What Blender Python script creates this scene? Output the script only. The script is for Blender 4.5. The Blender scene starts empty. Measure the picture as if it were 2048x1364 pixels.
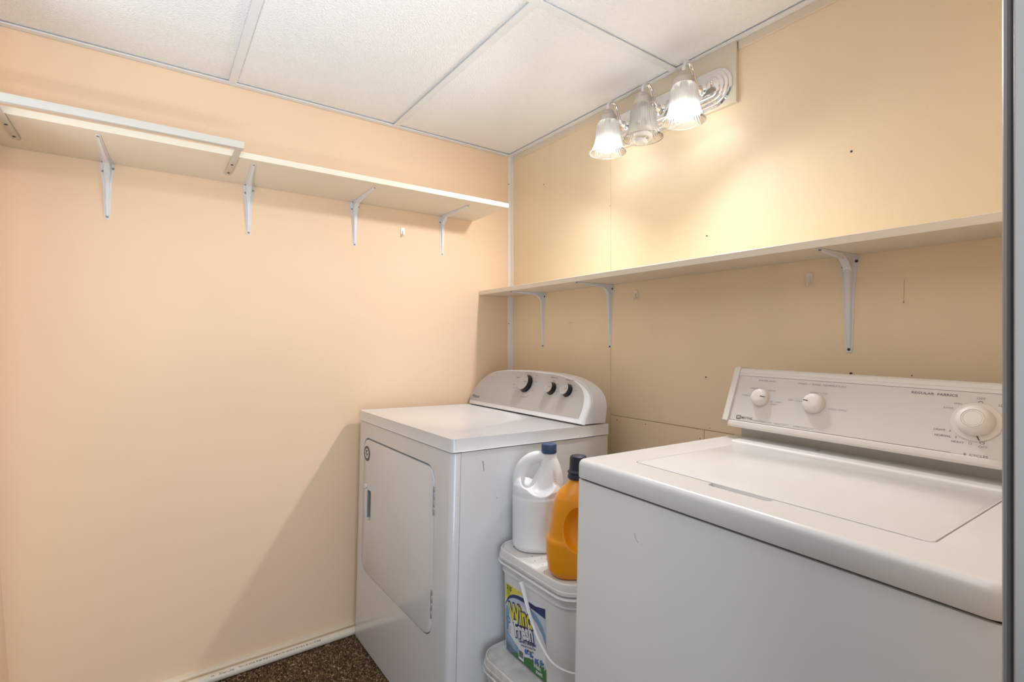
import bpy, bmesh, math, random
from math import sin, cos, pi, radians
from mathutils import Vector, Matrix, Euler

S = bpy.context.scene
COL = S.collection

# ------------------------------------------------------------------ camera
cam_d = bpy.data.cameras.new('camera')
cam = bpy.data.objects.new('camera', cam_d)
COL.objects.link(cam)
cam.location = (2.035, -1.445, 1.174)
yaw = radians(54.5)
cam.rotation_euler = (radians(90), 0, yaw)
cam_d.sensor_fit = 'HORIZONTAL'
cam_d.sensor_width = 36.0
cam_d.lens = 36.0 * 1006.0 / 2048.0
cam_d.shift_y = 0.0
cam_d.clip_start = 0.02
S.camera = cam

# ------------------------------------------------------------------ world, light, exposure
W = bpy.data.worlds.new('world')
S.world = W
W.use_nodes = True
W.node_tree.nodes['Background'].inputs[0].default_value = (0.74, 0.86, 1.0, 1)
W.node_tree.nodes['Background'].inputs[1].default_value = 0.10

def area(name, loc, rot, sx, sy, power, color):
    d = bpy.data.lights.new(name, 'AREA')
    d.shape = 'RECTANGLE'; d.size = sx; d.size_y = sy
    d.energy = power; d.color = color
    o = bpy.data.objects.new(name, d)
    COL.objects.link(o)
    o.location = loc; o.rotation_euler = rot
    return o

# unseen cool fill light added in the hallway, facing the open doorway
area('hall_cool_fill', (3.2, -1.50, 0.95), (radians(108), 0, radians(86)), 1.3, 1.5, 14.0, (0.74, 0.87, 1.0))
# upward fill added out of view in the hallway to brighten ceiling and walls
area('hall_up_fill', (2.72, -1.42, 0.55), (radians(180), radians(24), 0), 0.9, 0.9, 49.0, (0.90, 0.95, 1.0))
# second added upward fill, unseen beyond the front opening, lifting the ceiling
area('passage_up_fill', (1.5, -2.6, 0.45), (radians(180 + 24), 0, 0), 1.4, 1.0, 22.0, (0.90, 0.95, 1.0))

BULB_STRENGTH = 7.0
LAMP_WATTS = 8.6
vs = S.view_settings
vs.view_transform = 'Standard'
vs.look = 'None'
vs.gamma = 1.0
vs.use_curve_mapping = False
vs.exposure = 1.32
S.display_settings.display_device = 'sRGB'

# ------------------------------------------------------------------ helpers
def lin(c):
    def f(v):
        v /= 255.0
        return v / 12.92 if v <= 0.04045 else ((v + 0.055) / 1.055) ** 2.4
    return tuple(f(v) for v in c)

def mat(name, col, rough=0.5, metal=0.0, bump=None, spec=0.5, coat=0.0, var=None, sss=0.0):
    """procedural material; bump=(kind, scale, strength, distance, stretch); var=(scale, amount, stretch)"""
    m = bpy.data.materials.new(name)
    m.use_nodes = True
    nt = m.node_tree
    b = nt.nodes['Principled BSDF']
    b.inputs['Base Color'].default_value = (*col, 1)
    b.inputs['Roughness'].default_value = rough
    b.inputs['Metallic'].default_value = metal
    b.inputs['Specular IOR Level'].default_value = spec
    b.inputs['Coat Weight'].default_value = coat
    b.inputs['Coat Roughness'].default_value = 0.08
    if sss:
        b.inputs['Subsurface Weight'].default_value = sss
        b.inputs['Subsurface Radius'].default_value = (0.02, 0.02, 0.02)
    tc = nt.nodes.new('ShaderNodeTexCoord')
    def mapped(stretch):
        mp = nt.nodes.new('ShaderNodeMapping')
        mp.inputs['Scale'].default_value = stretch
        nt.links.new(tc.outputs['Object'], mp.inputs['Vector'])
        return mp
    if bump:
        kind, sc, st, dist, stretch = bump
        mp = mapped(stretch)
        if kind == 'noise':
            t = nt.nodes.new('ShaderNodeTexNoise'); t.inputs['Detail'].default_value = 4
            t.inputs['Scale'].default_value = sc; out = t.outputs['Fac']
        else:
            t = nt.nodes.new('ShaderNodeTexVoronoi'); t.inputs['Scale'].default_value = sc
            out = t.outputs['Distance']
        nt.links.new(mp.outputs['Vector'], t.inputs['Vector'])
        bm = nt.nodes.new('ShaderNodeBump')
        bm.inputs['Strength'].default_value = st
        bm.inputs['Distance'].default_value = dist
        nt.links.new(out, bm.inputs['Height'])
        nt.links.new(bm.outputs['Normal'], b.inputs['Normal'])
    if var:
        sc, amt, stretch = var
        mp = mapped(stretch)
        t = nt.nodes.new('ShaderNodeTexNoise')
        t.inputs['Scale'].default_value = sc; t.inputs['Detail'].default_value = 3
        nt.links.new(mp.outputs['Vector'], t.inputs['Vector'])
        r = nt.nodes.new('ShaderNodeMapRange')
        r.inputs['From Min'].default_value = 0.3; r.inputs['From Max'].default_value = 0.7
        r.inputs['To Min'].default_value = 1 - amt; r.inputs['To Max'].default_value = 1 + amt * 0.4
        nt.links.new(t.outputs['Fac'], r.inputs['Value'])
        h = nt.nodes.new('ShaderNodeHueSaturation')
        h.inputs['Color'].default_value = (*col, 1)
        nt.links.new(r.outputs['Result'], h.inputs['Value'])
        nt.links.new(h.outputs['Color'], b.inputs['Base Color'])
    return m

def finish(name, bm, m, parent=None, smooth=True, angle=35):
    me = bpy.data.meshes.new(name)
    bmesh.ops.recalc_face_normals(bm, faces=bm.faces)
    bm.to_mesh(me); bm.free()
    return link(name, me, m, parent, smooth, angle)

def link(name, me, m, parent=None, smooth=True, angle=35):
    if m is not None:
        if isinstance(m, (list, tuple)):
            for q in m: me.materials.append(q)
        else:
            me.materials.append(m)
    if smooth:
        for p in me.polygons: p.use_smooth = True
        me.set_sharp_from_angle(angle=radians(angle))
    o = bpy.data.objects.new(name, me)
    COL.objects.link(o)
    if parent is not None: o.parent = parent
    return o

def tag(o, label=None, cat=None, group=None, kind=None):
    if label: o['label'] = label
    if cat: o['category'] = cat
    if group: o['group'] = group
    if kind: o['kind'] = kind
    return o

def thing(name, label, cat, loc=(0, 0, 0), rot=(0, 0, 0), group=None):
    o = bpy.data.objects.new(name, None)
    COL.objects.link(o)
    o.empty_display_size = 0.05
    o.location = loc; o.rotation_euler = rot
    return tag(o, label, cat, group)

def addbox(bm, x0, x1, y0, y1, z0, z1, bev=0.0, seg=3, M=None):
    vs_ = [bm.verts.new((x, y, z)) for x in (x0, x1) for y in (y0, y1) for z in (z0, z1)]
    idx = [(0, 1, 3, 2), (4, 6, 7, 5), (0, 4, 5, 1), (2, 3, 7, 6), (0, 2, 6, 4), (1, 5, 7, 3)]
    fs = [bm.faces.new([vs_[i] for i in f]) for f in idx]
    if bev > 0:
        es = list({e for f in fs for e in f.edges})
        r = bmesh.ops.bevel(bm, geom=es, offset=bev, segments=seg, affect='EDGES', profile=0.5)
        vs_ = list({v for f in r['faces'] for v in f.verts} | {v for v in vs_ if v.is_valid})
    if M is not None:
        for v in vs_: v.co = M @ v.co
    return vs_

def box(name, x0, x1, y0, y1, z0, z1, m, parent=None, bev=0.0, seg=3):
    bm = bmesh.new()
    addbox(bm, x0, x1, y0, y1, z0, z1, bev, seg)
    return finish(name, bm, m, parent)

def addprism(bm, pts, lo, hi, axis='z', bev=0.0, seg=2, bev_side='both'):
    """polygon pts (a,b) extruded along axis: z -> (a,b,h); y -> (a,h,b); x -> (h,a,b)"""
    def P(a, b, h):
        return {'z': (a, b, h), 'y': (a, h, b), 'x': (h, a, b)}[axis]
    A = [bm.verts.new(P(a, b, lo)) for a, b in pts]
    B = [bm.verts.new(P(a, b, hi)) for a, b in pts]
    n = len(pts)
    f0 = bm.faces.new(A); f1 = bm.faces.new(B)
    for i in range(n):
        bm.faces.new((A[i], A[(i + 1) % n], B[(i + 1) % n], B[i]))
    if bev > 0:
        es = []
        if bev_side in ('both', 'lo'): es += list(f0.edges)
        if bev_side in ('both', 'hi'): es += list(f1.edges)
        bmesh.ops.bevel(bm, geom=es, offset=bev, segments=seg, affect='EDGES', profile=0.5)
    return A, B

def prism(name, pts, lo, hi, m, parent=None, axis='z', bev=0.0, seg=2, bev_side='both', angle=35):
    bm = bmesh.new()
    addprism(bm, pts, lo, hi, axis, bev, seg, bev_side)
    return finish(name, bm, m, parent, angle=angle)

def rrect(x0, x1, y0, y1, r, n=6):
    if not isinstance(r, (list, tuple)): r = (r, r, r, r)
    out = []
    for (cx, cy, a0, rr) in ((x1, y1, 0, r[0]), (x0, y1, 90, r[1]), (x0, y0, 180, r[2]), (x1, y0, 270, r[3])):
        sx = -1 if cx == x1 else 1
        sy = -1 if cy == y1 else 1
        c = (cx + sx * rr, cy + sy * rr)
        k = n if rr > 1e-6 else 0
        for i in range(k + 1):
            a = radians(a0 + 90 * i / max(k, 1))
            out.append((c[0] + rr * cos(a), c[1] + rr * sin(a)))
    return out

def catmull(pts, n=6, closed=False):
    P = [Vector(p) for p in pts]
    out = []
    N = len(P)
    rng = range(N) if closed else range(N - 1)
    for i in rng:
        if closed:
            p0, p1, p2, p3 = P[i - 1], P[i], P[(i + 1) % N], P[(i + 2) % N]
        else:
            p0, p1, p2, p3 = P[max(i - 1, 0)], P[i], P[i + 1], P[min(i + 2, N - 1)]
        for k in range(n):
            t = k / n
            out.append(0.5 * ((2 * p1) + (-p0 + p2) * t + (2 * p0 - 5 * p1 + 4 * p2 - p3) * t * t + (-p0 + 3 * p1 - 3 * p2 + p3) * t ** 3))
    if not closed: out.append(P[-1])
    return out

def addlathe(bm, prof, c=(0, 0, 0), n=32, rib=None, cap=True, M=None):
    """profile [(r,z)] around the z axis at c"""
    rings = []
    for j, (r, z) in enumerate(prof):
        ring = []
        for i in range(n):
            a = 2 * pi * i / n
            rr = r + (rib(i, j) if rib else 0)
            p = Vector((rr * cos(a), rr * sin(a), z))
            if M is not None: p = M @ p
            ring.append(bm.verts.new(p + Vector(c)))
        rings.append(ring)
    for a, b in zip(rings, rings[1:]):
        for i in range(n):
            bm.faces.new((a[i], a[(i + 1) % n], b[(i + 1) % n], b[i]))
    if cap:
        bm.faces.new(rings[0]); bm.faces.new(rings[-1])
    return rings

def lathe(name, prof, m, parent=None, c=(0, 0, 0), n=32, rib=None, cap=True, M=None, angle=35):
    bm = bmesh.new()
    addlathe(bm, prof, c, n, rib, cap, M)
    return finish(name, bm, m, parent, angle=angle)

def addtube(bm, path, rad, n=12, flat=None, cap=True, up=Vector((0, 0, 1))):
    """sweep; rad number or list; flat=(a,b) ellipse scale along (side, up)"""
    path = [Vector(p) for p in path]
    rings = []
    for i, p in enumerate(path):
        t = (path[min(i + 1, len(path) - 1)] - path[max(i - 1, 0)]).normalized()
        s = t.cross(up)
        if s.length < 1e-4: s = t.cross(Vector((0, 1, 0)))
        s.normalize()
        u = s.cross(t).normalized()
        r = rad[i] if isinstance(rad, (list, tuple)) else rad
        fa, fb = flat if flat else (1, 1)
        rings.append([bm.verts.new(p + s * (r * fa * cos(2 * pi * k / n)) + u * (r * fb * sin(2 * pi * k / n))) for k in range(n)])
    for a, b in zip(rings, rings[1:]):
        for i in range(n):
            bm.faces.new((a[i], a[(i + 1) % n], b[(i + 1) % n], b[i]))
    if cap:
        bm.faces.new(rings[0]); bm.faces.new(rings[-1])
    return rings

def addloft(bm, secs, cap=(True, True), n=6):
    """sections (z, cx, cy, hw, hd, r)"""
    rings = []
    for (z, cx, cy, hw, hd, r) in secs:
        rings.append([bm.verts.new((x, y, z)) for x, y in rrect(cx - hw, cx + hw, cy - hd, cy + hd, min(r, hw * .999, hd * .999), n)])
    k = len(rings[0])
    for a, b in zip(rings, rings[1:]):
        for i in range(k):
            bm.faces.new((a[i], a[(i + 1) % k], b[(i + 1) % k], b[i]))
    if cap[0]: bm.faces.new(rings[0])
    if cap[1]: bm.faces.new(rings[-1])

def evaluated(name, ob, mods, m, parent=None, angle=40, cutters=()):
    """apply modifiers through the depsgraph; ob and cutters are temporary"""
    for fn in mods: fn(ob)
    bpy.context.view_layer.update()
    dg = bpy.context.evaluated_depsgraph_get()
    me = bpy.data.meshes.new_from_object(ob.evaluated_get(dg))
    me.materials.clear()
    for o in (ob, *cutters):
        old = o.data
        bpy.data.objects.remove(o, do_unlink=True)
        bpy.data.meshes.remove(old)
    me.name = name
    return link(name, me, m, parent, angle=angle)

def booldiff(cutter):
    def f(o):
        md = o.modifiers.new('b', 'BOOLEAN'); md.operation = 'DIFFERENCE'; md.object = cutter; md.solver = 'EXACT'
    return f
def remesh(v):
    def f(o):
        md = o.modifiers.new('r', 'REMESH'); md.mode = 'VOXEL'; md.voxel_size = v
    return f
def smoothmod(it, fac=0.5):
    def f(o):
        md = o.modifiers.new('s', 'SMOOTH'); md.iterations = it; md.factor = fac
    return f

def text2d(s, size, offset=0.0, shear=0.0, align='LEFT', res=3, spacing=1.0):
    c = bpy.data.curves.new('t', 'FONT')
    c.body = s; c.size = size; c.offset = offset; c.shear = shear
    c.align_x = align; c.align_y = 'CENTER'; c.resolution_u = res
    c.space_character = spacing
    o = bpy.data.objects.new('t', c)
    COL.objects.link(o)
    bpy.context.view_layer.update()
    dg = bpy.context.evaluated_depsgraph_get()
    me = bpy.data.meshes.new_from_object(o.evaluated_get(dg))
    V = [(v.co.x, v.co.y) for v in me.vertices]
    F = [tuple(p.vertices) for p in me.polygons]
    bpy.data.objects.remove(o, do_unlink=True)
    bpy.data.curves.remove(c); bpy.data.meshes.remove(me)
    return V, F

class Print:
    """flat printed marks gathered into one mesh; f(u, v, layer) -> point"""
    def __init__(s, f): s.f = f; s.V = []; s.F = []; s.MI = []
    def poly(s, pts, mi=0, layer=0):
        b = len(s.V)
        s.V += [s.f(u, v, layer) for u, v in pts]
        s.F.append(tuple(range(b, b + len(pts)))); s.MI.append(mi)
    def tri(s, V, F, mi=0, layer=0):
        b = len(s.V)
        s.V += [s.f(u, v, layer) for u, v in V]
        for f in F: s.F.append(tuple(b + i for i in f)); s.MI.append(mi)
    def text(s, t, u, v, size, mi=0, layer=0, offset=0.0, shear=0.0, align='CENTER', rot=0.0, sx=1.0, res=3, spacing=1.0):
        V, F = text2d(t, size, offset, shear, align, res, spacing)
        c, sn = cos(rot), sin(rot)
        V = [(u + (a * sx) * c - b * sn, v + (a * sx) * sn + b * c) for a, b in V]
        s.tri(V, F, mi, layer)
    def line(s, a, b, w, mi=0, layer=0):
        a = Vector(a); b = Vector(b); d = (b - a).normalized(); n = Vector((-d.y, d.x)) * w / 2
        s.poly([tuple(a + n), tuple(a - n), tuple(b - n), tuple(b + n)], mi, layer)
    def ring(s, u, v, r0, r1, mi=0, layer=0, a0=0, a1=360, n=32, sy=1.0):
        for i in range(n):
            p = radians(a0 + (a1 - a0) * i / n); q = radians(a0 + (a1 - a0) * (i + 1) / n)
            s.poly([(u + r0 * cos(p), v + sy * r0 * sin(p)), (u + r1 * cos(p), v + sy * r1 * sin(p)),
                    (u + r1 * cos(q), v + sy * r1 * sin(q)), (u + r0 * cos(q), v + sy * r0 * sin(q))], mi, layer)
    def disc(s, u, v, r, mi=0, layer=0, n=24, sy=1.0):
        s.poly([(u + r * cos(2 * pi * i / n), v + sy * r * sin(2 * pi * i / n)) for i in range(n)], mi, layer)
    def build(s, name, mats, parent=None):
        me = bpy.data.meshes.new(name)
        me.from_pydata([tuple(v) for v in s.V], [], s.F)
        for m in mats: me.materials.append(m)
        for p, mi in zip(me.polygons, s.MI): p.material_index = mi
        me.update()
        return link(name, me, None, parent, smooth=False)

# ------------------------------------------------------------------ materials
M_wall_left = mat('peach_wall_paint', (0.90, 0.658, 0.445), 0.62, bump=('noise', 38, 0.10, 0.002, (1, 1, 1.6)), var=(2.3, 0.03, (1, 1, 1)))
M_wall_back = mat('cream_board_paint', (0.88, 0.712, 0.48), 0.42, bump=('noise', 60, 0.16, 0.002, (3.0, 3.0, 0.22)), var=(3.0, 0.03, (2, 2, 0.5)))
M_ceiling = mat('stippled_ceiling_tile', (0.88, 0.88, 0.885), 0.75, bump=('noise', 190, 0.75, 0.0055, (1, 1, 1)))
M_grid = mat('ceiling_grid_metal', (0.76, 0.775, 0.78), 0.45)
M_gap = mat('dark_gap', (0.03, 0.028, 0.026), 0.9)
M_trim = mat('cream_trim_paint', (0.74, 0.66, 0.52), 0.4)
M_corner = mat('white_corner_bead', (0.78, 0.74, 0.68), 0.35)
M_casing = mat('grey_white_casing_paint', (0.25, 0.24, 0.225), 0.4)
M_shelf = mat('cream_shelf_laminate', (0.80, 0.72, 0.58), 0.4, var=(9, 0.03, (1, 1, 1)))
M_bracket = mat('white_enamelled_steel', (0.76, 0.77, 0.78), 0.28)
M_rail = mat('grey_white_rail_paint', (0.60, 0.57, 0.50), 0.45)
M_screw = mat('dark_screw_steel', (0.06, 0.05, 0.045), 0.45, metal=0.6)
M_screw2 = mat('dull_zinc', (0.32, 0.32, 0.30), 0.4, metal=0.8)
M_app = mat('white_appliance_enamel', (0.74, 0.74, 0.745), 0.22, coat=0.35)
M_app2 = mat('ivory_appliance_enamel', (0.735, 0.72, 0.705), 0.25, coat=0.3)
M_plastic_w = mat('white_plastic', (0.78, 0.78, 0.785), 0.35)
M_silver = mat('silver_grey_panel', (0.48, 0.465, 0.455), 0.38, metal=0.15)
M_knobblack = mat('black_gloss_plastic', (0.008, 0.009, 0.009), 0.22)
M_knobface = mat('brushed_silver_cap', (0.42, 0.405, 0.395), 0.38, metal=0.25)
M_ivory = mat('ivory_plastic', (0.72, 0.68, 0.62), 0.4)
M_panel2 = mat('ivory_control_panel', (0.66, 0.62, 0.565), 0.42)
M_ink = mat('grey_print', (0.13, 0.12, 0.11), 0.6)
M_ink_l = mat('light_grey_print', (0.30, 0.28, 0.26), 0.6)
M_ink_d = mat('black_print', (0.02, 0.02, 0.02), 0.6)
M_grip_shade = mat('grip_shade_grey', (0.25, 0.25, 0.25), 0.5)  # shade inside the door grip slot, put into the colour
M_hinge = mat('hinge_steel', (0.40, 0.40, 0.40), 0.4, metal=0.5)
M_chrome = mat('chrome', (0.86, 0.86, 0.88), 0.06, metal=1.0)
M_nickel = mat('brushed_nickel', (0.62, 0.60, 0.56), 0.32, metal=0.9)
M_hdpe = mat('white_bottle_plastic', (0.83, 0.83, 0.83), 0.32, sss=0.15)
M_blue = mat('navy_cap_plastic', (0.035, 0.075, 0.17), 0.4)
M_orange = mat('orange_bottle_plastic', (0.86, 0.32, 0.004), 0.3, sss=0.08)
M_darkcap = mat('dark_navy_cap', (0.018, 0.020, 0.045), 0.42)
M_bucket = mat('white_bucket_plastic', (0.76, 0.755, 0.74), 0.36, sss=0.1)
M_lidm = mat('white_bucket_lid', (0.76, 0.74, 0.70), 0.42, sss=0.1, var=(22, 0.07, (1, 1, 1)))
M_bucket2 = mat('soiled_bucket_plastic', (0.66, 0.645, 0.61), 0.5, var=(28, 0.22, (1, 1, 1)))
M_dirt = mat('black_grime', (0.07, 0.065, 0.06), 0.8)
M_pipe = mat('cream_pvc', (0.80, 0.72, 0.58), 0.3)
M_base = mat('beige_baseboard', (0.76, 0.62, 0.44), 0.42)
M_clear = mat('clear_hook_plastic', (0.86, 0.80, 0.70), 0.12, spec=0.9)
L_white = mat('label_white', (0.80, 0.80, 0.83), 0.35)
L_pale = mat('label_pale_blue', (0.55, 0.62, 0.74), 0.35)
L_mid = mat('label_mid_blue', (0.22, 0.36, 0.52), 0.35)
L_navy = mat('label_navy', (0.012, 0.022, 0.14), 0.35)
L_yellow = mat('label_yellow', (0.80, 0.68, 0.05), 0.35)
L_olive = mat('label_yellow_green', (0.62, 0.60, 0.08), 0.35)
L_green = mat('label_green', (0.03, 0.17, 0.04), 0.35)
L_black = mat('label_black', (0.02, 0.02, 0.02), 0.4)
L_blue = mat('label_bright_blue', (0.05, 0.16, 0.50), 0.35)

def carpet_mat():
    m = bpy.data.materials.new('brown_flecked_carpet'); m.use_nodes = True
    nt = m.node_tree; b = nt.nodes['Principled BSDF']
    b.inputs['Roughness'].default_value = 0.95
    b.inputs['Specular IOR Level'].default_value = 0.15
    tc = nt.nodes.new('ShaderNodeTexCoord')
    v = nt.nodes.new('ShaderNodeTexVoronoi'); v.inputs['Scale'].default_value = 190
    nt.links.new(tc.outputs['Object'], v.inputs['Vector'])
    sp = nt.nodes.new('ShaderNodeSeparateColor')
    nt.links.new(v.outputs['Color'], sp.inputs['Color'])
    r = nt.nodes.new('ShaderNodeValToRGB')
    e = r.color_ramp.elements
    e[0].position = 0.0; e[0].color = (0.065, 0.038, 0.022, 1)
    e[1].position = 1.0; e[1].color = (0.75, 0.56, 0.36, 1)
    for p, c in ((0.35, (0.16, 0.085, 0.04, 1)), (0.7, (0.27, 0.17, 0.095, 1)), (0.9, (0.42, 0.29, 0.17, 1))):
        x = e.new(p); x.color = c
    nt.links.new(sp.outputs['Red'], r.inputs['Fac'])
    nt.links.new(r.outputs['Color'], b.inputs['Base Color'])
    bp = nt.nodes.new('ShaderNodeBump'); bp.inputs['Strength'].default_value = 0.8; bp.inputs['Distance'].default_value = 0.006
    nt.links.new(v.outputs['Distance'], bp.inputs['Height'])
    nt.links.new(bp.outputs['Normal'], b.inputs['Normal'])
    return m
M_carpet = carpet_mat()

def glass_mat():
    m = bpy.data.materials.new('ribbed_clear_glass'); m.use_nodes = True
    nt = m.node_tree; nt.nodes.clear()
    out = nt.nodes.new('ShaderNodeOutputMaterial')
    tr = nt.nodes.new('ShaderNodeBsdfTransparent'); tr.inputs[0].default_value = (0.95, 0.95, 0.94, 1)
    gl = nt.nodes.new('ShaderNodeBsdfGlossy'); gl.inputs['Roughness'].default_value = 0.08
    df = nt.nodes.new('ShaderNodeBsdfTranslucent'); df.inputs[0].default_value = (0.9, 0.9, 0.88, 1)
    d2 = nt.nodes.new('ShaderNodeBsdfDiffuse'); d2.inputs[0].default_value = (0.85, 0.85, 0.83, 1)
    ms = nt.nodes.new('ShaderNodeMixShader'); ms.inputs[0].default_value = 0.5
    nt.links.new(df.outputs[0], ms.inputs[1]); nt.links.new(d2.outputs[0], ms.inputs[2])
    lw = nt.nodes.new('ShaderNodeLayerWeight'); lw.inputs['Blend'].default_value = 0.35
    mr = nt.nodes.new('ShaderNodeMapRange')
    mr.inputs['To Min'].default_value = 0.24; mr.inputs['To Max'].default_value = 0.80
    nt.links.new(lw.outputs['Facing'], mr.inputs['Value'])
    m1 = nt.nodes.new('ShaderNodeMixShader')
    nt.links.new(mr.outputs[0], m1.inputs[0]); nt.links.new(tr.outputs[0], m1.inputs[1]); nt.links.new(ms.outputs[0], m1.inputs[2])
    m2 = nt.nodes.new('ShaderNodeMixShader')
    fr = nt.nodes.new('ShaderNodeFresnel'); fr.inputs[0].default_value = 1.45
    nt.links.new(fr.outputs[0], m2.inputs[0]); nt.links.new(m1.outputs[0], m2.inputs[1]); nt.links.new(gl.outputs[0], m2.inputs[2])
    nt.links.new(m2.outputs[0], out.inputs[0])
    return m
M_glass = glass_mat()

def emit_mat(name, col, s):
    m = bpy.data.materials.new(name); m.use_nodes = True
    b = m.node_tree.nodes['Principled BSDF']
    b.inputs['Base Color'].default_value = (0.9, 0.9, 0.88, 1)
    b.inputs['Emission Color'].default_value = (*col, 1)
    b.inputs['Emission Strength'].default_value = s
    return m
M_bulb = emit_mat('lit_bulb', (0.98, 0.98, 1.0), BULB_STRENGTH)
M_cfl = mat('white_spiral_tube', (0.85, 0.84, 0.80), 0.3)

# ------------------------------------------------------------------ room shell
CZ = 2.083
def struct(o): o['kind'] = 'structure'; return o

struct(box('floor', -0.1, 4.2, -2.6, 0.1, -0.06, 0.0, M_carpet))
struct(box('wall_left', -0.10, 0.0, -2.0, 0.1, 0, 2.2, M_wall_left))

bm = bmesh.new()
addbox(bm, -0.1, 2.09, 0.006, 0.10, 0, 2.2)
for a in ((0.0, 0.6672, 0, CZ + .02), (0.6690, 1.96, 0.8888, CZ + .02), (0.6690, 1.0742, 0, 0.8868), (1.0758, 1.96, 0, 0.8868)):
    addbox(bm, a[0], a[1], 0.0, 0.006, a[2], a[3], 0.0007, 1)
wall_back = struct(finish('wall_back', bm, M_wall_back))

# front wall (left edge of the view), with the bow near the floor
struct(prism('wall_front', [(-1.776, 0), (-1.804, 0.53), (-1.812, 2.2), (-1.95, 2.2), (-1.95, 0)], 0.0, 0.42, M_wall_left, axis='x'))
struct(box('wall_right', 1.962, 2.085, -0.968, 0.006, 0, 2.2, M_wall_left))
struct(box('wall_above_door', 1.962, 2.085, -1.80, -0.968, 2.055, 2.2, M_wall_left))

# doorway frame at the right edge of the view
bm = bmesh.new()
addprism(bm, rrect(1.9572, 2.090, -0.985, -0.968, 0.0012, 3), 0, 2.055, 'z')
nose = [(1.9566, -0.9755), (1.9566, -0.90), (1.9500, -0.90), (1.9494, -0.968), (1.9498, -0.9735), (1.9510, -0.9765), (1.9528, -0.9775),
        (1.9545, -0.9765), (1.9555, -0.974)]
addprism(bm, nose, 0, 2.08, 'z')
addbox(bm, 1.9566, 1.962, -0.975, -0.90, 0, 2.08)
addbox(bm, 1.9566, 2.090, -1.776, -0.985, 2.035, 2.055)
addbox(bm, 1.9566, 2.090, -1.776, -1.762, 0, 2.035)
struct(finish('door_1', bm, M_casing))

# ceiling: stippled panels above a tee grid, one mesh
bm = bmesh.new()
ys = [0.0, -0.610, -1.2175, -1.825, -2.3]
xs = [0.0, 0.975, 2.085]
for i in range(4):
    for j in range(2):
        addbox(bm, xs[j] + .006, xs[j + 1] - .003, ys[i + 1] + .005, ys[i] - .007, CZ + .0060, CZ + .02, 0.0012, 1)
struct(finish('ceiling', bm, M_ceiling))
struct(box('ceiling_plenum', -0.1, 2.085, -2.4, 0.1, CZ + 0.030, CZ + .05, M_gap))
bm = bmesh.new()
for y in ys[1:3]:
    addbox(bm, 0.0, 1.962, y - .0125, y + .0125, CZ - .001, CZ + .0025, 0.0005, 1)
addbox(bm, 0.975 - .0125, 0.975 + .0125, -1.81, 0.0, CZ - .0012, CZ + .0025, 0.0005, 1)
struct(finish('trim_1', bm, M_grid))
bm = bmesh.new()   # wall angle, left
addbox(bm, 0.0, 0.024, -1.81, 0.0, CZ - .0016, CZ + .0028, 0.0005, 1)
addbox(bm, 0.0, 0.0015, -1.81, 0.0, CZ - .0016, CZ + .022)
struct(finish('trim_2', bm, M_grid))
bm = bmesh.new()   # wall angle, back
addbox(bm, 0.0, 1.962, -0.026, 0.0, CZ - .0020, CZ + .0026, 0.0005, 1)
struct(finish('trim_3', bm, M_grid))
bm = bmesh.new()   # narrow batten under the ceiling on the back wall
addbox(bm, 0.022, 0.668, -0.006, 0.0, 2.056, CZ - .002, 0.001, 1)
addbox(bm, 1.194, 1.962, -0.006, 0.0, 2.056, CZ - .002, 0.001, 1)
struct(finish('trim_4', bm, M_trim))
bm = bmesh.new()   # corner batten
addprism(bm, [(0.0, -0.021), (0.0025, -0.021), (0.009, -0.009), (0.021, -0.0035), (0.021, 0.0), (0.0, 0.0)], 0.0, CZ - .002, 'z')
struct(finish('trim_5', bm, M_corner))
# board carrying the lamp
struct(box('trim_6', 0.67, 1.192, -0.0135, 0.0, 1.897, CZ - .002, M_trim, bev=0.0015, seg=2))

# baseboard on the left wall, stepped profile
bb = [(0.0, 0.0), (0.011, 0.0), (0.011, 0.022), (0.009, 0.025), (0.009, 0.030), (0.006, 0.034), (0.0045, 0.041), (0.0, 0.043)]
bm = bmesh.new()
A = [bm.verts.new((a, -1.778, b)) for a, b in bb]; B = [bm.verts.new((a, -0.002, b)) for a, b in bb]
bm.faces.new(A); bm.faces.new(B)
for i in range(len(bb)): bm.faces.new((A[i], A[(i + 1) % len(bb)], B[(i + 1) % len(bb)], B[i]))
struct(finish('baseboard_left', bm, M_base))

# screws and nails set in the back wall
def wall_screw(x, z, r, m=M_screw, parent=wall_back, name='screw_head'):
    Mx = Matrix.Rotation(radians(90), 4, 'X')
    return lathe(name, [(r * .2, -.002), (r, 0.0), (r * .95, .0006), (r * .45, .0012)], m, parent, c=(x, 0.0, z), n=10, M=Mx)
for x, z, r in ((0.259, 1.885, .0026), (1.085, 1.511, .0024), (1.495, 1.656, .0030), (1.082, 1.058, .0026), (1.494, 1.091, .0036),
                (0.663, 1.70, .0012), (0.70, 0.872, .0020), (0.838, 0.874, .0018), (1.060, 0.858, .0017), (1.095, 0.897, .0014), (1.62, 1.093, .0015)):
    wall_screw(x, z, r)
for z in (1.947, 1.26, 1.43):
    lathe('screw_head', [(.0010, .0), (.0026, .0004), (.0016, .0014)], M_screw, bpy.data.objects['trim_5'], c=(0.0052, -0.0165, z), n=8,
          M=Euler((radians(90), 0, radians(62))).to_matrix().to_4x4())

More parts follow.
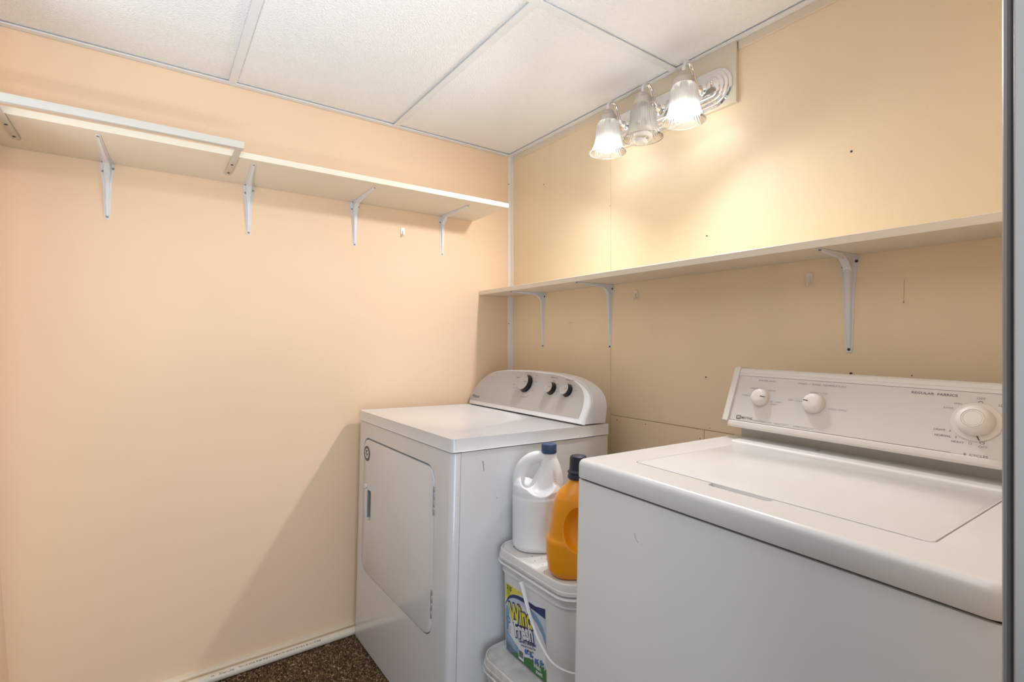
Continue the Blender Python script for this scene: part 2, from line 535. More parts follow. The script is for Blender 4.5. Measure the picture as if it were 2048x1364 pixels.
# faint marks on the back wall: glue remains and a drip
pr = Print(lambda u, v, l: (u, -0.0004, v))
random.seed(4)
M_mark = mat('old_glue_mark', (0.52, 0.33, 0.17), 0.6)
for k in range(6):
    u = 0.420 + k * .0062; pr.disc(u, 1.250 + random.uniform(-.003, .003), random.uniform(.0012, .0026), 0, n=8)
pr.line((0.443, 1.240), (0.440, 1.232), .0015)
pr.disc(1.6045, 1.266, .0018, n=8, sy=1.8)
pr.line((1.6055, 1.32), (1.6048, 1.268), .0008)
pr.build('glue_mark', [M_mark], wall_back)

# ------------------------------------------------------------------ carpet pile in front of the dryer
random.seed(11)
V = []; F = []
step = 0.0052
x = 0.05
while x < 1.9:
    y = -1.765
    while y < -0.775:
        px = x + random.uniform(-.002, .002); py = y + random.uniform(-.002, .002)
        h = random.uniform(.004, .0085); w = random.uniform(.0016, .0026)
        dx = random.uniform(-.0025, .0025); dy = random.uniform(-.0025, .0025)
        a = random.uniform(0, 6.28); b = len(V)
        for k in range(3):
            V.append((px + w * cos(a + k * 2.094), py + w * sin(a + k * 2.094), 0.0))
        V.append((px + dx, py + dy, h))
        F += [(b, b + 1, b + 3), (b + 1, b + 2, b + 3), (b + 2, b, b + 3)]
        y += step
    x += step if x < 0.55 else step * 2.2
me = bpy.data.meshes.new('carpet_pile'); me.from_pydata(V, [], F)
o = link('carpet_pile', me, M_carpet, smooth=False)
tag(o, 'brown flecked carpet pile on the floor in front of the dryer', 'carpet', kind='stuff')

# ------------------------------------------------------------------ plastic pipe along the baseboard
PX0, PZ0, PR_ = 0.0300, 0.0170, 0.0150
pipe = thing('plastic_pipe', 'cream plastic pipe with printed lettering lying along the left baseboard', 'pipe', (0, 0, 0))
bm = bmesh.new()
addtube(bm, [(PX0, -1.74, PZ0), (PX0, -1.2, PZ0), (PX0, -0.9, PZ0), (PX0, -0.70, PZ0)], PR_, 28)
finish('pipe_body', bm, M_pipe, pipe, angle=60)
bm = bmesh.new()
addtube(bm, [(PX0, -1.465, PZ0), (PX0, -1.463, PZ0), (PX0, -1.385, PZ0), (PX0, -1.383, PZ0)], [PR_ + .0018, PR_ + .0028, PR_ + .0028, PR_ + .0018], 28)
finish('coupling', bm, M_corner, pipe, angle=40)
def on_pipe(u, v, l):
    a = radians(47) + v / PR_
    r = PR_ + .00025
    return (PX0 + r * cos(a), u, PZ0 + r * sin(a))
pr = Print(on_pipe)
pr.text('3/4', -1.285, 0, .0080, align='LEFT', sx=1.0)
pr.text('Silver-Line', -1.262, 0, .0105, align='LEFT', shear=0.35, sx=1.05)
pr.text('PVC-1120  SCH.40  PR 480  PSI @ 73 F  ASTM  D-1785  NSF-PW-G  DR 13 BL-R   MC 12 11 -07 08:58', -1.200, 0, .0068, align='LEFT', sx=0.955, offset=.00008)
pr.build('printed_lettering', [M_ink_d], pipe)

# ------------------------------------------------------------------ shelf brackets
def bracket(parent, wall, pos, z, drop, reach, m, skew=0.0, screws=M_screw, w=0.022):
    """pressed steel bracket; wall 'back' (faces -y) or 'left' (faces +x). local: a sideways, b out of the wall, c up (0 at shelf underside)"""
    def T(a, b, c):
        if wall == 'back': return Vector((pos + a + skew * b, -b, z + c))
        return Vector((b, pos + a + skew * b, z + c))
    root = bpy.data.objects.new('bracket', bpy.data.meshes.new('bracket'))
    bm = bmesh.new()
    t = .0016
    def strip(path, widths, ridge):
        # path: (b, c, nb, nc) centre points and normals ; a raised rib along the middle
        rows = []
        for (b, c, nb, nc), wd, rg in zip(path, widths, ridge):
            row = []
            for (s, hgt) in ((-1, 0), (-.62, 0), (-.40, rg), (0, rg * 1.15), (.40, rg), (.62, 0), (1, 0)):
                row.append(T(s * wd / 2, b + nb * (t + hgt), c + nc * (t + hgt)))
            for (s, hgt) in ((1, 0), (-1, 0)):
                row.append(T(s * wd / 2, b + nb * hgt, c + nc * hgt))
            rows.append([bm.verts.new(p) for p in row])
        n = len(rows[0])
        for r0, r1 in zip(rows, rows[1:]):
            for i in range(n):
                bm.faces.new((r0[i], r0[(i + 1) % n], r1[(i + 1) % n], r1[i]))
        bm.faces.new(rows[0]); bm.faces.new(rows[-1])
    W_ = w
    # vertical leg up the wall and arm under the shelf, joined by a curved gusset
    vert = [(0, -drop, 1, 0), (0, -drop + .008, 1, 0), (0, -drop * .75, 1, 0), (0, -drop * .4, 1, 0), (0, -.045, 1, 0), (0, -.012, 1, 0), (0, -.001, 1, 0)]
    strip(vert, [W_ * .45, W_ * .62, W_ * .78, W_ * .98, W_ * 1.3, W_ * 1.62, W_ * 1.55], [0, .0006, .005, .008, .011, .007, .002])
    hor = [(.001, 0, 0, -1), (.012, 0, 0, -1), (.045, 0, 0, -1), (reach * .5, 0, 0, -1), (reach * .8, 0, 0, -1), (reach - .008, 0, 0, -1), (reach, 0, 0, -1)]
    strip(hor, [W_ * 1.55, W_ * 1.55, W_ * 1.15, W_ * .85, W_ * .68, W_ * .58, W_ * .42], [.002, .007, .010, .007, .004, .0006, 0])
    # curved gusset web between the ribs (U section)
    arc = [(.0, -.085), (.004, -.055), (.012, -.034), (.026, -.018), (.046, -.007), (.078, -.0)]
    prof = [(.0, 0.0)] + arc
    L = [bm.verts.new(T(-W_ * .36, b + .001, c - .001)) for b, c in prof]
    R_ = [bm.verts.new(T(W_ * .36, b + .001, c - .001)) for b, c in prof]
    bm.faces.new(L); bm.faces.new(R_)
    for i in range(len(prof)):
        j = (i + 1) % len(prof)
        bm.faces.new((L[i], L[j], R_[j], R_[i]))
    bmesh.ops.recalc_face_normals(bm, faces=bm.faces)
    bm.to_mesh(root.data); bm.free()
    me = root.data; me.materials.append(m)
    for p in me.polygons: p.use_smooth = True
    me.set_sharp_from_angle(angle=radians(38))
    COL.objects.link(root); root.parent = parent
    # screw heads
    def screw(a, b, c, n):
        q = bmesh.new()
        base = T(a, b, c)
        if n == 'wall':
            ax = (T(0, 1, 0) - T(0, 0, 0)).normalized()
        else:
            ax = Vector((0, 0, -1))
        rot = Vector((0, 0, 1)).rotation_difference(ax).to_matrix().to_4x4()
        addlathe(q, [(.0036, 0), (.0036, .0012), (.0022, .0022)], tuple(base), 12, M=rot)
        finish('screw', q, screws, root)
    screw(0, t, -drop + .008, 'wall')
    screw(W_ * .66, t, -.016, 'wall'); screw(-W_ * .50, t, -.028, 'wall')
    screw(0, reach - .009, -t, 'down')
    screw(-W_ * .5, .016, -t, 'down')
    return root

# ------------------------------------------------------------------ left shelf
LS = thing('wall_shelf', 'long cream shelf high on the peach left wall, with a hanging rail at its front', 'shelf', (0, -1.0, 1.736))
def ch(o, root):   # parent keeping world placement (roots here are only translated)
    o.parent = root; o.matrix_parent_inverse = Matrix.Translation(-Vector(root.location)); return o
ch(box('board', 0.0015, 0.298, -1.800, -0.222, 1.736, 1.755, M_shelf, bev=0.0008, seg=1), LS)
for y, reach, sk in ((-1.563, .268, -.02), (-1.164, .265, -.08), (-0.779, .258, -.03), (-0.382, .242, 0.0)):
    b = bracket(None, 'left', y, 1.7355, .178, reach, M_bracket, skew=sk, screws=M_screw2)
    ch(b, LS)
bm = bmesh.new()
addbox(bm, 0.392, 0.412, -1.798, -1.232, 1.7265, 1.7470, 0.002, 2)
for y in (-1.243, -1.752):
    addbox(bm, 0.112, 0.405, y - .009, y + .009, 1.7285, 1.7355, 0.002, 2)
    addbox(bm, 0.385, 0.405, y - .009, y + .009, 1.7260, 1.7450, 0.002, 2)
rail = ch(finish('hanging_rail', bm, M_rail), LS)
rail['label'] = 'painted rail held in front of the shelf edge by two flat arms'
for y in (-1.243, -1.752):
    for x in (0.142, 0.235):
        s_ = lathe('screw', [(.0040, 0), (.0038, -.0012), (.0022, -.002)], M_screw, None, c=(x, y, 1.7285), n=12)
        s_.parent = rail

# ------------------------------------------------------------------ right shelf
RS = thing('wall_shelf', 'narrow cream shelf along the back wall above the dryer and washer', 'shelf', (1.0, 0, 1.392))
ch(box('board', 0.003, 1.955, -0.186, -0.0008, 1.392, 1.4105, M_shelf, bev=0.0008, seg=1), RS)
for x, reach, w in ((0.252, .187, .021), (0.665, .184, .021), (1.490, .172, .026)):
    ch(bracket(None, 'back', x, 1.3915, .247, reach, M_bracket, w=w), RS)

# ------------------------------------------------------------------ clear adhesive hooks
def hook(label, wall, p, z):
    o = thing('adhesive_hook', label, 'hook', (0, 0, 0), group='clear adhesive hooks')
    def T(a, b, c):
        return Vector((p + a, -b, z + c)) if wall == 'back' else Vector((b, p + a, z + c))
    bm = bmesh.new()
    pts = rrect(-.009, .009, -.012, .016, .004, 3)
    A = [bm.verts.new(T(a, .0002, c)) for a, c in pts]; B = [bm.verts.new(T(a * .9, .0035, c * .92)) for a, c in pts]
    bm.faces.new(A); bm.faces.new(B)
    for i in range(len(pts)): bm.faces.new((A[i], A[(i + 1) % len(pts)], B[(i + 1) % len(pts)], B[i]))
    finish('hook_plate', bm, M_clear, o)
    bm = bmesh.new()
    addtube(bm, [T(0, .0035, .004), T(0, .006, -.006), T(0, .0065, -.016), T(0, .010, -.022), T(0, .0145, -.019), T(0, .016, -.012)],
            [.003, .003, .0026, .0026, .0024, .002], 8, up=Vector((1, 0, 0)) if wall == 'back' else Vector((0, 1, 0)))
    finish('hook_arm', bm, M_clear, o)
hook('clear adhesive hook on the peach left wall under the long shelf', 'left', -0.572, 1.645)
hook('clear adhesive hook on the back wall right of the bracket over the dryer', 'back', 0.794, 1.345)
hook('clear adhesive hook on the back wall beside the bracket over the washer', 'back', 1.396, 1.343)

# ------------------------------------------------------------------ vanity light
VL = thing('vanity_light', 'chrome three-lamp wall light with ribbed bell glass shades under the ceiling', 'light', (0.929, 0, 1.965))
def stadium(hl, r, n=14):
    out = []
    for i in range(n + 1):
        a = -pi / 2 + pi * i / n; out.append((hl - r + r * cos(a), r * sin(a)))
    for i in range(n + 1):
        a = pi / 2 + pi * i / n; out.append((-hl + r + r * cos(a), r * sin(a)))
    return out
bm = bmesh.new()
cx, cz = 0.929, 1.963
steps = [(0.253, .062, .0136), (0.253, .062, .017), (0.249, .058, .020), (0.245, .054, .020), (0.243, .052, .024), (0.238, .047, .0255), (0.234, .043, .0255),
         (0.232, .041, .0295), (0.227, .036, .031), (0.222, .031, .031), (0.220, .029, .034), (0.214, .023, .0355)]
rings = []
for hl, r, d in steps:
    rings.append([bm.verts.new((cx + a, -d, cz + c)) for a, c in stadium(hl, r)])
for r0, r1 in zip(rings, rings[1:]):
    n = len(r0)
    for i in range(n): bm.faces.new((r0[i], r0[(i + 1) % n], r1[(i + 1) % n], r1[i]))
bm.faces.new(rings[0]); bm.faces.new(rings[-1])
ch(finish('backplate', bm, M_chrome, angle=25), VL)
LX = (0.771, 0.929, 1.087)
LY = -0.122
Ry = Matrix.Rotation(radians(90), 4, 'X')
for k, x in enumerate(LX):
    bm = bmesh.new()
    addlathe(bm, [(.021, .0345), (.021, .038), (.017, .041), (.012, .043), (.008, .052), (.0065, .056)], (x, 0, 1.967), 24, M=Ry)
    path = catmull([(x, -.040, 1.967), (x, -.056, 1.974), (x, -.068, 1.995), (x, -.078, 2.018), (x, -.093, 2.032), (x, -.109, 2.030), (x, LY + .001, 2.016), (x, LY, 1.992)], 6)
    addtube(bm, path, .0060, 14, up=Vector((1, 0, 0)))
    ch(finish('arm', bm, M_chrome), VL)
    bm = bmesh.new()
    addlathe(bm, [(.006, 1.999), (.012, 1.998), (.0185, 1.994), (.0225, 1.987), (.0240, 1.980), (.0245, 1.9795), (.0300, 1.976), (.0312, 1.973), (.0316, 1.960), (.0316, 1.957), (.029, 1.9555), (.014, 1.9555)], (x, LY, 0), 32)
    ch(finish('socket_cap', bm, M_nickel), VL)
    # ribbed bell shade
    prof = [(.0290, 1.959), (.0335, 1.9555), (.0375, 1.948), (.0400, 1.937), (.0418, 1.922), (.0430, 1.906), (.0445, 1.892), (.0475, 1.878), (.0525, 1.865), (.0590, 1.854), (.0645, 1.8475)]
    def rib(i, j):
        if j == 0 or j >= 9: return 0
        return .0011 if (i % 4) < 2 else -.0006
    bm = bmesh.new()
    addlathe(bm, prof, (x, LY, 0), 144, rib=rib, cap=False)
    sh = finish('glass_shade', bm, None, angle=70)
    md = None
    sh.data.materials.append(M_glass)
    ch(sh, VL)
    bm = bmesh.new()
    addtube(bm, [(x + .0642 * cos(a), LY + .0642 * sin(a), 1.8468) for a in [2 * pi * i / 64 for i in range(65)]], .0012, 8, cap=False)
    rim_ = finish('shade_rim', bm, M_glass, sh)
    # bulbs
    if k == 1:
        bm = bmesh.new()
        addlathe(bm, [(.012, 1.957), (.0145, 1.950), (.0165, 1.925), (.0165, 1.912), (.012, 1.909)], (x, LY, 0), 20)
        pts = []
        for i in range(120):
            a = i / 119 * 2 * pi * 3.2; zz = 1.896 - .068 * i / 119
            rr = .0235 * min(1.0, .55 + (i / 119) * 2.5) * (1 if i < 95 else 1 - (i - 95) / 30)
            pts.append((x + rr * cos(a), LY + rr * sin(a), zz))
        addtube(bm, pts, .0078, 10)
        b = finish('bulb', bm, M_cfl); ch(b, VL); b['label'] = 'unlit white spiral bulb'
    else:
        bm = bmesh.new()
        addlathe(bm, [(.0265, 1.8870), (.0275, 1.877), (.0255, 1.862), (.019, 1.852), (.010, 1.847), (.003, 1.8455)], (x, LY, 0), 28)
        b = finish('bulb', bm, M_bulb); ch(b, VL); b['label'] = 'lit white bulb'
        bm = bmesh.new()
        addlathe(bm, [(.012, 1.957), (.013, 1.945), (.0155, 1.925), (.020, 1.908), (.0255, 1.893), (.0267, 1.8872)], (x, LY, 0), 28)
        finish('bulb_collar', bm, M_cfl, b)
        # the bulb throws most of its light down and out into the room
        d = bpy.data.lights.new('bulb_light', 'SPOT'); d.energy = LAMP_WATTS * (1.0 if k == 0 else 1.12); d.color = (0.97, 0.97, 1.0)
        d.spot_size = radians(176); d.spot_blend = 1.0; d.shadow_soft_size = 0.022
        lo_ = bpy.data.objects.new('bulb_light', d); COL.objects.link(lo_)
        lo_.location = (x, LY - .036, 1.840); lo_.rotation_euler = (radians(-48), 0, radians(-26 if k == 0 else 26))
for x in (0.835, 1.135):
    pass
for x in (1.008, 0.850):
    o = lathe('mounting_knob', [(.0035, .034), (.0075, .038), (.0085, .043), (.0075, .050), (.004, .054), (.001, .055)], M_chrome, None, c=(x, 0, 1.955), n=20, M=Ry)
    ch(o, VL)

# ------------------------------------------------------------------ dryer
DL = (0.0475, -0.7977, 0.0075); DR = (-0.0261, 0.0007, 0.0149)
DW, DD, DH, DB = 0.7468, 0.6312, 0.8920, 0.8549
dryer = thing('clothes_dryer', 'white dryer with a grey rounded control panel, standing in the corner', 'dryer', DL, DR)
Z0 = 0.012
# body behind the front panel
prism('body', rrect(0.002, DW - 0.002, 0.030, DD, (.004, .004, .001, .001), 2), Z0, DB - .0035, M_app, dryer)
box('inner_frame', 0.006, DW - 0.006, 0.020, 0.040, Z0 + .002, DB + .002, M_gap, dryer)
# front panel with a recess for the door
bm = bmesh.new()
addprism(bm, rrect(0.0, DW, 0.0, 0.0275, (.001, .001, .019, .019), 7), Z0 - .004, DB - .0035, 'z', bev=.002, seg=2)
fp = finish('tmp', bm, None)
DX0, DX1, DZ0, DZ1 = 0.058, 0.6475, 0.288, 0.7965
cut = prism('tmpc', rrect(DX0, DX1, DZ0, DZ1, .048, 8), -0.02, 0.016, None, axis='y')
evaluated('front_panel', fp, [booldiff(cut)], M_app, dryer, 30, (cut,))
bm = bmesh.new()
addprism(bm, rrect(DX0 + .0035, DX1 - .0035, DZ0 + .0035, DZ1 - .0062, .045, 8), -0.0015, 0.0155, 'y', bev=.003, seg=3, bev_side='lo')
dr = finish('tmp', bm, None)
cut = prism('tmpc', rrect(0.107, 0.158, 0.492, 0.603, .010, 4), -0.03, 0.030, None, axis='y', bev=.0035, seg=2)
bmc = bmesh.new(); bmc.from_mesh(cut.data)
for v in bmc.verts:
    if v.co.y > 0: v.co.x = 0.107 + (v.co.x - 0.107) * .55
bmc.to_mesh(cut.data); bmc.free()
door = evaluated('door', dr, [booldiff(cut)], M_app, dryer, 30, (cut,))
box('grip_shade_liner', 0.100, 0.170, 0.0120, 0.0155, 0.485, 0.610, M_grip_shade, door)  # grey liner plates carry the painted shade of the slot
box('grip_shade_liner', 0.1072, 0.1090, 0.0004, 0.0150, 0.4925, 0.6025, M_grip_shade, door)
# raised lip of the grip
bm = bmesh.new()
addprism(bm, [(0.075, 0.598), (0.104, 0.606), (0.110, 0.612), (0.100, 0.622), (0.082, 0.620), (0.072, 0.610)], -0.0062, -0.001, 'y', bev=.002, seg=2)
addprism(bm, [(0.094, 0.492), (0.1065, 0.497), (0.1065, 0.598), (0.094, 0.604), (0.090, 0.598), (0.090, 0.500)], -0.0045, -0.001, 'y', bev=.0015, seg=2)
finish('grip_lip', bm, M_app, door)
# badge
pr = Print(lambda u, v, l: (u, -0.0027 - .0002 * l, v))
bx, bz = 0.099, 0.737
pr.disc(bx, bz, .0285, 1, 0, 32); pr.ring(bx, bz, .0265, .0285, 0, 1, n=32)
for a in range(0, 360, 30): pr.ring(bx, bz, .0205, .0245, 0, 1, a0=a, a1=a + 19, n=3)
pr.disc(bx, bz, .0185, 2, 1, 24)
pr.ring(bx + .001, bz + .003, .0075, .0115, 0, 2, a0=40, a1=270, n=14)
pr.line((bx - .001, bz - .014), (bx + .012, bz + .002), .0035, 0, 3)
pr.line((bx - .008, bz - .004), (bx + .001, bz + .010), .0035, 0, 3)
pr.line((bx + .002, bz - .001), (bx + .012, bz - .001), .003, 0, 4)
pr.build('badge', [M_ink_d, M_ink_l, L_white], door)
# hinges
for z0 in (0.655, 0.352):
    bm = bmesh.new()
    for k in range(4):
        addbox(bm, DX1 - .0045, DX1 + .0010, -0.0030, 0.004, z0 + k * .022, z0 + k * .022 + .0150, .0012, 2)
    addbox(bm, DX1 - .0075, DX1 - .0048, -0.0022, 0.004, z0 - .004, z0 + .084, .0006, 1)
    finish('hinge', bm, M_hinge, dryer)
# top
bm = bmesh.new()
addprism(bm, rrect(-0.001, DW + 0.001, -0.003, DD + .001, (.006, .006, .014, .014), 5), DB, DH, 'z')
top = max(bm.faces, key=lambda f: f.calc_center_median().z)
bot = min(bm.faces, key=lambda f: f.calc_center_median().z)
outer = list(top.edges); outb = list(bot.edges)
bmesh.ops.inset_individual(bm, faces=[top], thickness=.030, depth=0)
bmesh.ops.inset_individual(bm, faces=[top], thickness=.010, depth=-.0035)
bmesh.ops.bevel(bm, geom=[e for e in outer if e.is_valid], offset=.006, segments=4, affect='EDGES', profile=0.5)
bmesh.ops.bevel(bm, geom=[e for e in outb if e.is_valid], offset=.002, segments=2, affect='EDGES', profile=0.5)
finish('top', bm, M_app, dryer, angle=28)
# feet
for x in (0.05, DW - 0.05):
    for y, zb in ((0.05, 0.0), (DD - .05, .008)):
        lathe('foot', [(.018, zb - .001), (.018, .008 + zb * .5), (.012, .014 + zb * .3)], M_gap, dryer, c=(x, y, 0), n=16)

def face_fn(P0, u, off=0.0):
    P0 = Vector(P0); u = Vector(u).normalized(); n = Vector((1, 0, 0)).cross(u)   # points towards -y
    if n.y > 0: n = -n
    def f(x, s, l=0): return P0 + Vector((x, 0, 0)) + u * s + n * (off + .0002 * l)
    return f, u, n
# console
fD, uD, nD = face_fn((0, .513, .8945), (0, .364, .931))
OUT = [(-.012, 0), (-.015, .030), (-.009, .070), (.010, .100), (.034, .123), (.064, .143), (.097, .158), (.150, .169), (.250, .176), (.360, .1785), (.486, .1760),
       (.575, .1690), (.634, .1575), (.675, .1430), (.702, .127), (.724, .107), (.737, .080), (.740, .050), (.735, .0)]
OUTs = [tuple(p)[:2] for p in catmull([(a, b, 0) for a, b in OUT], 3)]
GR = [(-.0065, .0175), (-.0085, .035), (-.002, .067), (.017, .096), (.042, .1205), (.072, .1400), (.104, .1540), (.155, .1645), (.250, .1705), (.363, .1725), (.480, .1705),
      (.545, .1665), (.606, .1570), (.642, .1465), (.670, .1330), (.690, .118), (.7035, .100), (.711, .075), (.7125, .050), (.709, .0185)]
GRs = [tuple(p)[:2] for p in catmull([(a, b, 0) for a, b in GR], 3)]
def ring_at(bm, pts, d, shrink=0.0, back=None):
    out = []
    for a, s in pts:
        cx_, cs_ = .3625, .06
        a2 = cx_ + (a - cx_) * (1 - shrink); s2 = max(s * (1 - max(shrink, 0) * 2.0), 0) if s > 0 else 0
        p = fD(a2, s2) - nD * d
        if back is not None:
            q = fD(a2, s2); p = Vector((q.x, back(q), q.z))
        p.z = max(p.z, .8925)
        out.append(bm.verts.new(p))
    return out
bm = bmesh.new()     # bezel
r_in = ring_at(bm, GRs, -.0002)
bm.faces.new(r_in)
bm2 = bmesh.new()
def lerp_out(t, d):
    return [(a + (.3625 - a) * 0, s) for a, s in OUTs]
R0 = ring_at(bm2, [(.3625 + (a - .3625) * .972, s * .985 + .0010) for a, s in OUTs], 0.0)
R1 = ring_at(bm2, [(.3625 + (a - .3625) * .988, s * .994) for a, s in OUTs], .0015)
R2 = ring_at(bm2, OUTs, .008)
R3 = ring_at(bm2, OUTs, .013)
for r0, r1 in ((R0, R1), (R1, R2), (R2, R3)):
    for i in range(len(r0)): bm2.faces.new((r0[i], r0[(i + 1) % len(r0)], r1[(i + 1) % len(r1)], r1[i]))
bm2.faces.new(R0); bm2.faces.new(R3)
bm.free()
console = dryer
finish('bezel', bm2, M_plastic_w, console, angle=50)
bm = bmesh.new()
Q = []
for t in (0, .022, .04, .25, .5, .75, .93, 1.0):
    sh = .030 if t == 0 else (.002 - .012 * t if t < 1 else .02)
    def back(q, t=t): return q.y + .0135 + (DD - .003 - (q.y + .0135)) * t
    Q.append(ring_at(bm, OUTs, 0, sh, back))
for r0, r1 in zip(Q, Q[1:]):
    for i in range(len(r0)): bm.faces.new((r0[i], r0[(i + 1) % len(r0)], r1[(i + 1) % len(r1)], r1[i]))
bm.faces.new(Q[0]); bm.faces.new(Q[-1])
finish('console_housing', bm, M_plastic_w, console, angle=40)
bm = bmesh.new()
A = [bm.verts.new(fD(a, s) + nD * .0012) for a, s in GRs]; B = [bm.verts.new(fD(a, s) - nD * .002) for a, s in GRs]
bm.faces.new(A); bm.faces.new(B)
for i in range(len(A)): bm.faces.new((A[i], A[(i + 1) % len(A)], B[(i + 1) % len(A)], B[i]))
finish('control_panel', bm, M_silver, console)
ROTF = Vector((0, 0, 1)).rotation_difference(nD).to_matrix().to_4x4()
def knob_d(x, s, r, h):
    c = fD(x, s) + nD * .0012
    k = lathe('knob', [(r * 1.12, 0), (r * 1.10, .0015), (r * 1.0, .002), (r * .96, h - .001), (r * .93, h)], M_knobblack, console, c=c, n=40, M=ROTF)
    f = lathe('knob_face', [(r * .955, h - .0006), (r * .955, h + .0004), (r * .90, h + .0012), (r * .86, h + .0008), (0.0006, h + .0008)], M_knobface, k, c=c, n=40, M=ROTF)
    pr = Print(lambda u, v, l: fD(x + u, s + v) + nD * (.0012 + h + .0013))
    pr.line((r * .15, r * .05), (r * .8, r * .12), r * .05)
    pr.build('pointer_mark', [M_ink], k)
knob_d(0.364, 0.1215, 0.0335, .021)
knob_d(0.524, 0.1130, 0.0225, .020)
knob_d(0.613, 0.1130, 0.0225, .020)
pr = Print(lambda u, v, l: fD(u, v) + nD * (.0015 + .0001 * l))
pr.text('Whirlpool', 0.032, 0.0375, .0185, shear=0.28, offset=.0003, align='CENTER', sx=.80)
pr.ring(0.028, .036, .030, .0308, 0, a0=200, a1=300, n=10, sy=.5)
def dial_text(cx_, cs_, items, size):
    for ang, rad, t in items:
        a = radians(ang); pr.text(t, cx_ + rad * cos(a), cs_ + rad * sin(a), size, res=2)
dial_text(0.364, 0.1215, [(160, .066, 'AUTOMATIC'), (187, .078, 'Wrinkle'), (198, .078, 'Shield'), (172, .052, 'More'), (215, .062, 'Off'), (238, .058, '20 min'),
                          (262, .056, 'Off'), (285, .058, 'TIMED DRY'), (305, .060, 'Off'), (336, .062, 'Heavy'), (12, .058, 'Normal'), (40, .060, 'Less'),
                          (62, .058, 'Off'), (84, .050, 'Off'), (112, .052, 'Off'), (36, .064, 'Cool'), (29, .060, 'Down')], .0056)
pr.ring(0.364, 0.1215, .0415, .0420, 0, a0=-70, a1=150, n=30)
pr.text('TEMPERATURE', 0.520, .1570, .0062); pr.text('WRINKLE SHIELD', 0.612, .1530, .0060)
dial_text(0.524, 0.1130, [(150, .036, 'Low'), (90, .032, 'Med'), (35, .036, 'High'), (-15, .036, 'Air')], .0052)
dial_text(0.613, 0.1130, [(95, .032, 'Off'), (40, .036, 'On'), (5, .042, 'Start'), (-30, .038, 'End')], .0052)
for cx_ in (.524, .613): pr.ring(cx_, .1130, .0275, .0279, 0, a0=-40, a1=220, n=24)
pr.build('printed_marking', [M_ink], console)
# small scuffs on the side
M_scuff = mat('grey_scuff', (0.35, 0.34, 0.33), 0.6)
M_rust = mat('brown_scratch', (0.30, 0.20, 0.13), 0.7)
pr = Print(lambda u, v, l: (DW - .0017, u, v)); pr.poly([(.101, .818), (.104, .821), (.106, .812), (.1075, .800), (.1085, .792), (.1065, .790), (.1050, .801), (.1035, .812)])
pr.build('scuff_mark', [M_rust], dryer)
for u, v, r in ((.155, .705, .0014), (.30, .60, .0011), (.25, .655, .0013)):
    pr = Print(lambda u, v, l: (DW - .0017, u, v)); pr.disc(u, v, r, n=8, sy=1.5)
    pr.build('scuff_mark', [M_scuff], dryer)

# ------------------------------------------------------------------ washer
WL = (1.2576, -0.7546, 0.0067); WR = (-0.01674, 0.01196, -0.01413)
WW, WD, WH, WB = 0.648, 0.672, 0.9269, 0.8894
washer = thing('washing_machine', 'large ivory white top-loading washing machine beside the doorway on the right', 'washer', WL, WR)
prism('body', rrect(0.002, WW - 0.002, 0.005, WD - .01, (.004, .004, .009, .009), 4), .014, WB - .004, M_app2, washer, bev=.0015, seg=2, bev_side='hi')
box('inner_frame', 0.008, WW - 0.008, 0.011, WD - .016, WB - .02, WB + .004, M_gap, washer)
bm = bmesh.new()
dcy = (WD - .008) / 2
def dsec(z, ins): return (z, WW / 2, dcy, WW / 2 - ins, dcy - ins, .020 - ins)
addloft(bm, [dsec(WB, .0025), dsec(WB + .0008, .0008), dsec(WB + .0025, 0)] + [dsec(WH - .012 + .012 * sin(radians(a)), .012 - .012 * cos(radians(a))) for a in (0, 12, 25, 38, 51, 64, 77, 90)], n=8)
deck = finish('tmp', bm, None)
LX0, LX1, LY0, LY1 = .0845, WW - .0845, .0815, .445
cut = prism('tmpc', rrect(LX0, LX1, LY0, LY1, (.03, .03, .012, .012), 6), WH - .006, WH + .02, None)
cut2 = prism('tmpd', rrect(0.254, 0.372, 0.0590, 0.0900, .010, 5), WH - .008, WH + .02, None)
bmc = bmesh.new(); bmc.from_mesh(cut2.data)
for v in bmc.verts:
    if v.co.z < WH: v.co.x = .313 + (v.co.x - .313) * .88; v.co.y = .0900 + (v.co.y - .0900) * .72
bmc.to_mesh(cut2.data); bmc.free()
evaluated('top_deck', deck, [booldiff(cut), booldiff(cut2)], M_app2, washer, 28, (cut, cut2))
# lid
prism('lid', rrect(LX0 + .0016, LX1 - .0016, LY0 + .0014, LY1 - .0012, (.029, .029, .011, .011), 6), WH - .0055, WH + .0008, M_app2, washer, bev=.0016, seg=2, bev_side='hi')
# shallow raised band behind the lid
prism('rear_deck_step', [(0.470, WH - .001), (0.474, WH + .0018), (0.478, WH + .0025), (0.552, WH + .0030), (0.5577, WH + .003), (0.5577, WH - .001)], 0.055, WW - .008, M_app2, washer, axis='x')
# console
fW, uW, nW = face_fn((0, .505, .960), (0, .058, .140))
wc = washer
prism('console_riser', [(.5577, WH), (.5577, .934), (.553, .962), (.60, .962), (.60, WH)], 0.030, WW - .010, M_ivory, wc, axis='x')
prof = [(.523, .9585), (.511, .9560), (.5062, .9575), (.5050, .9625), (.5062, .9675), (.5080, .9715), (.5098, .9725), (.5596, 1.0925), (.5592, 1.0945), (.5620, 1.1012), (.5660, 1.1045), (.575, 1.1055), (.640, 1.101), (.640, .950)]
prism('console_housing', prof, 0.022, WW - .002, M_ivory, wc, axis='x', angle=25)
box('rear_panel', 0.01, WW - .004, .600, WD - .010, WH - .002, 1.098, M_ivory, wc)
def capx(x0, x1):
    P_ = [(.534, .963), (.520, .9620), (.5045, .9720), (.5590, 1.1030), (.563, 1.1070), (.578, 1.1075), (.642, 1.103), (.642, .955)]
    prism('end_cap', P_, x0, x1, M_ivory, wc, axis='x', bev=.0015, seg=2)
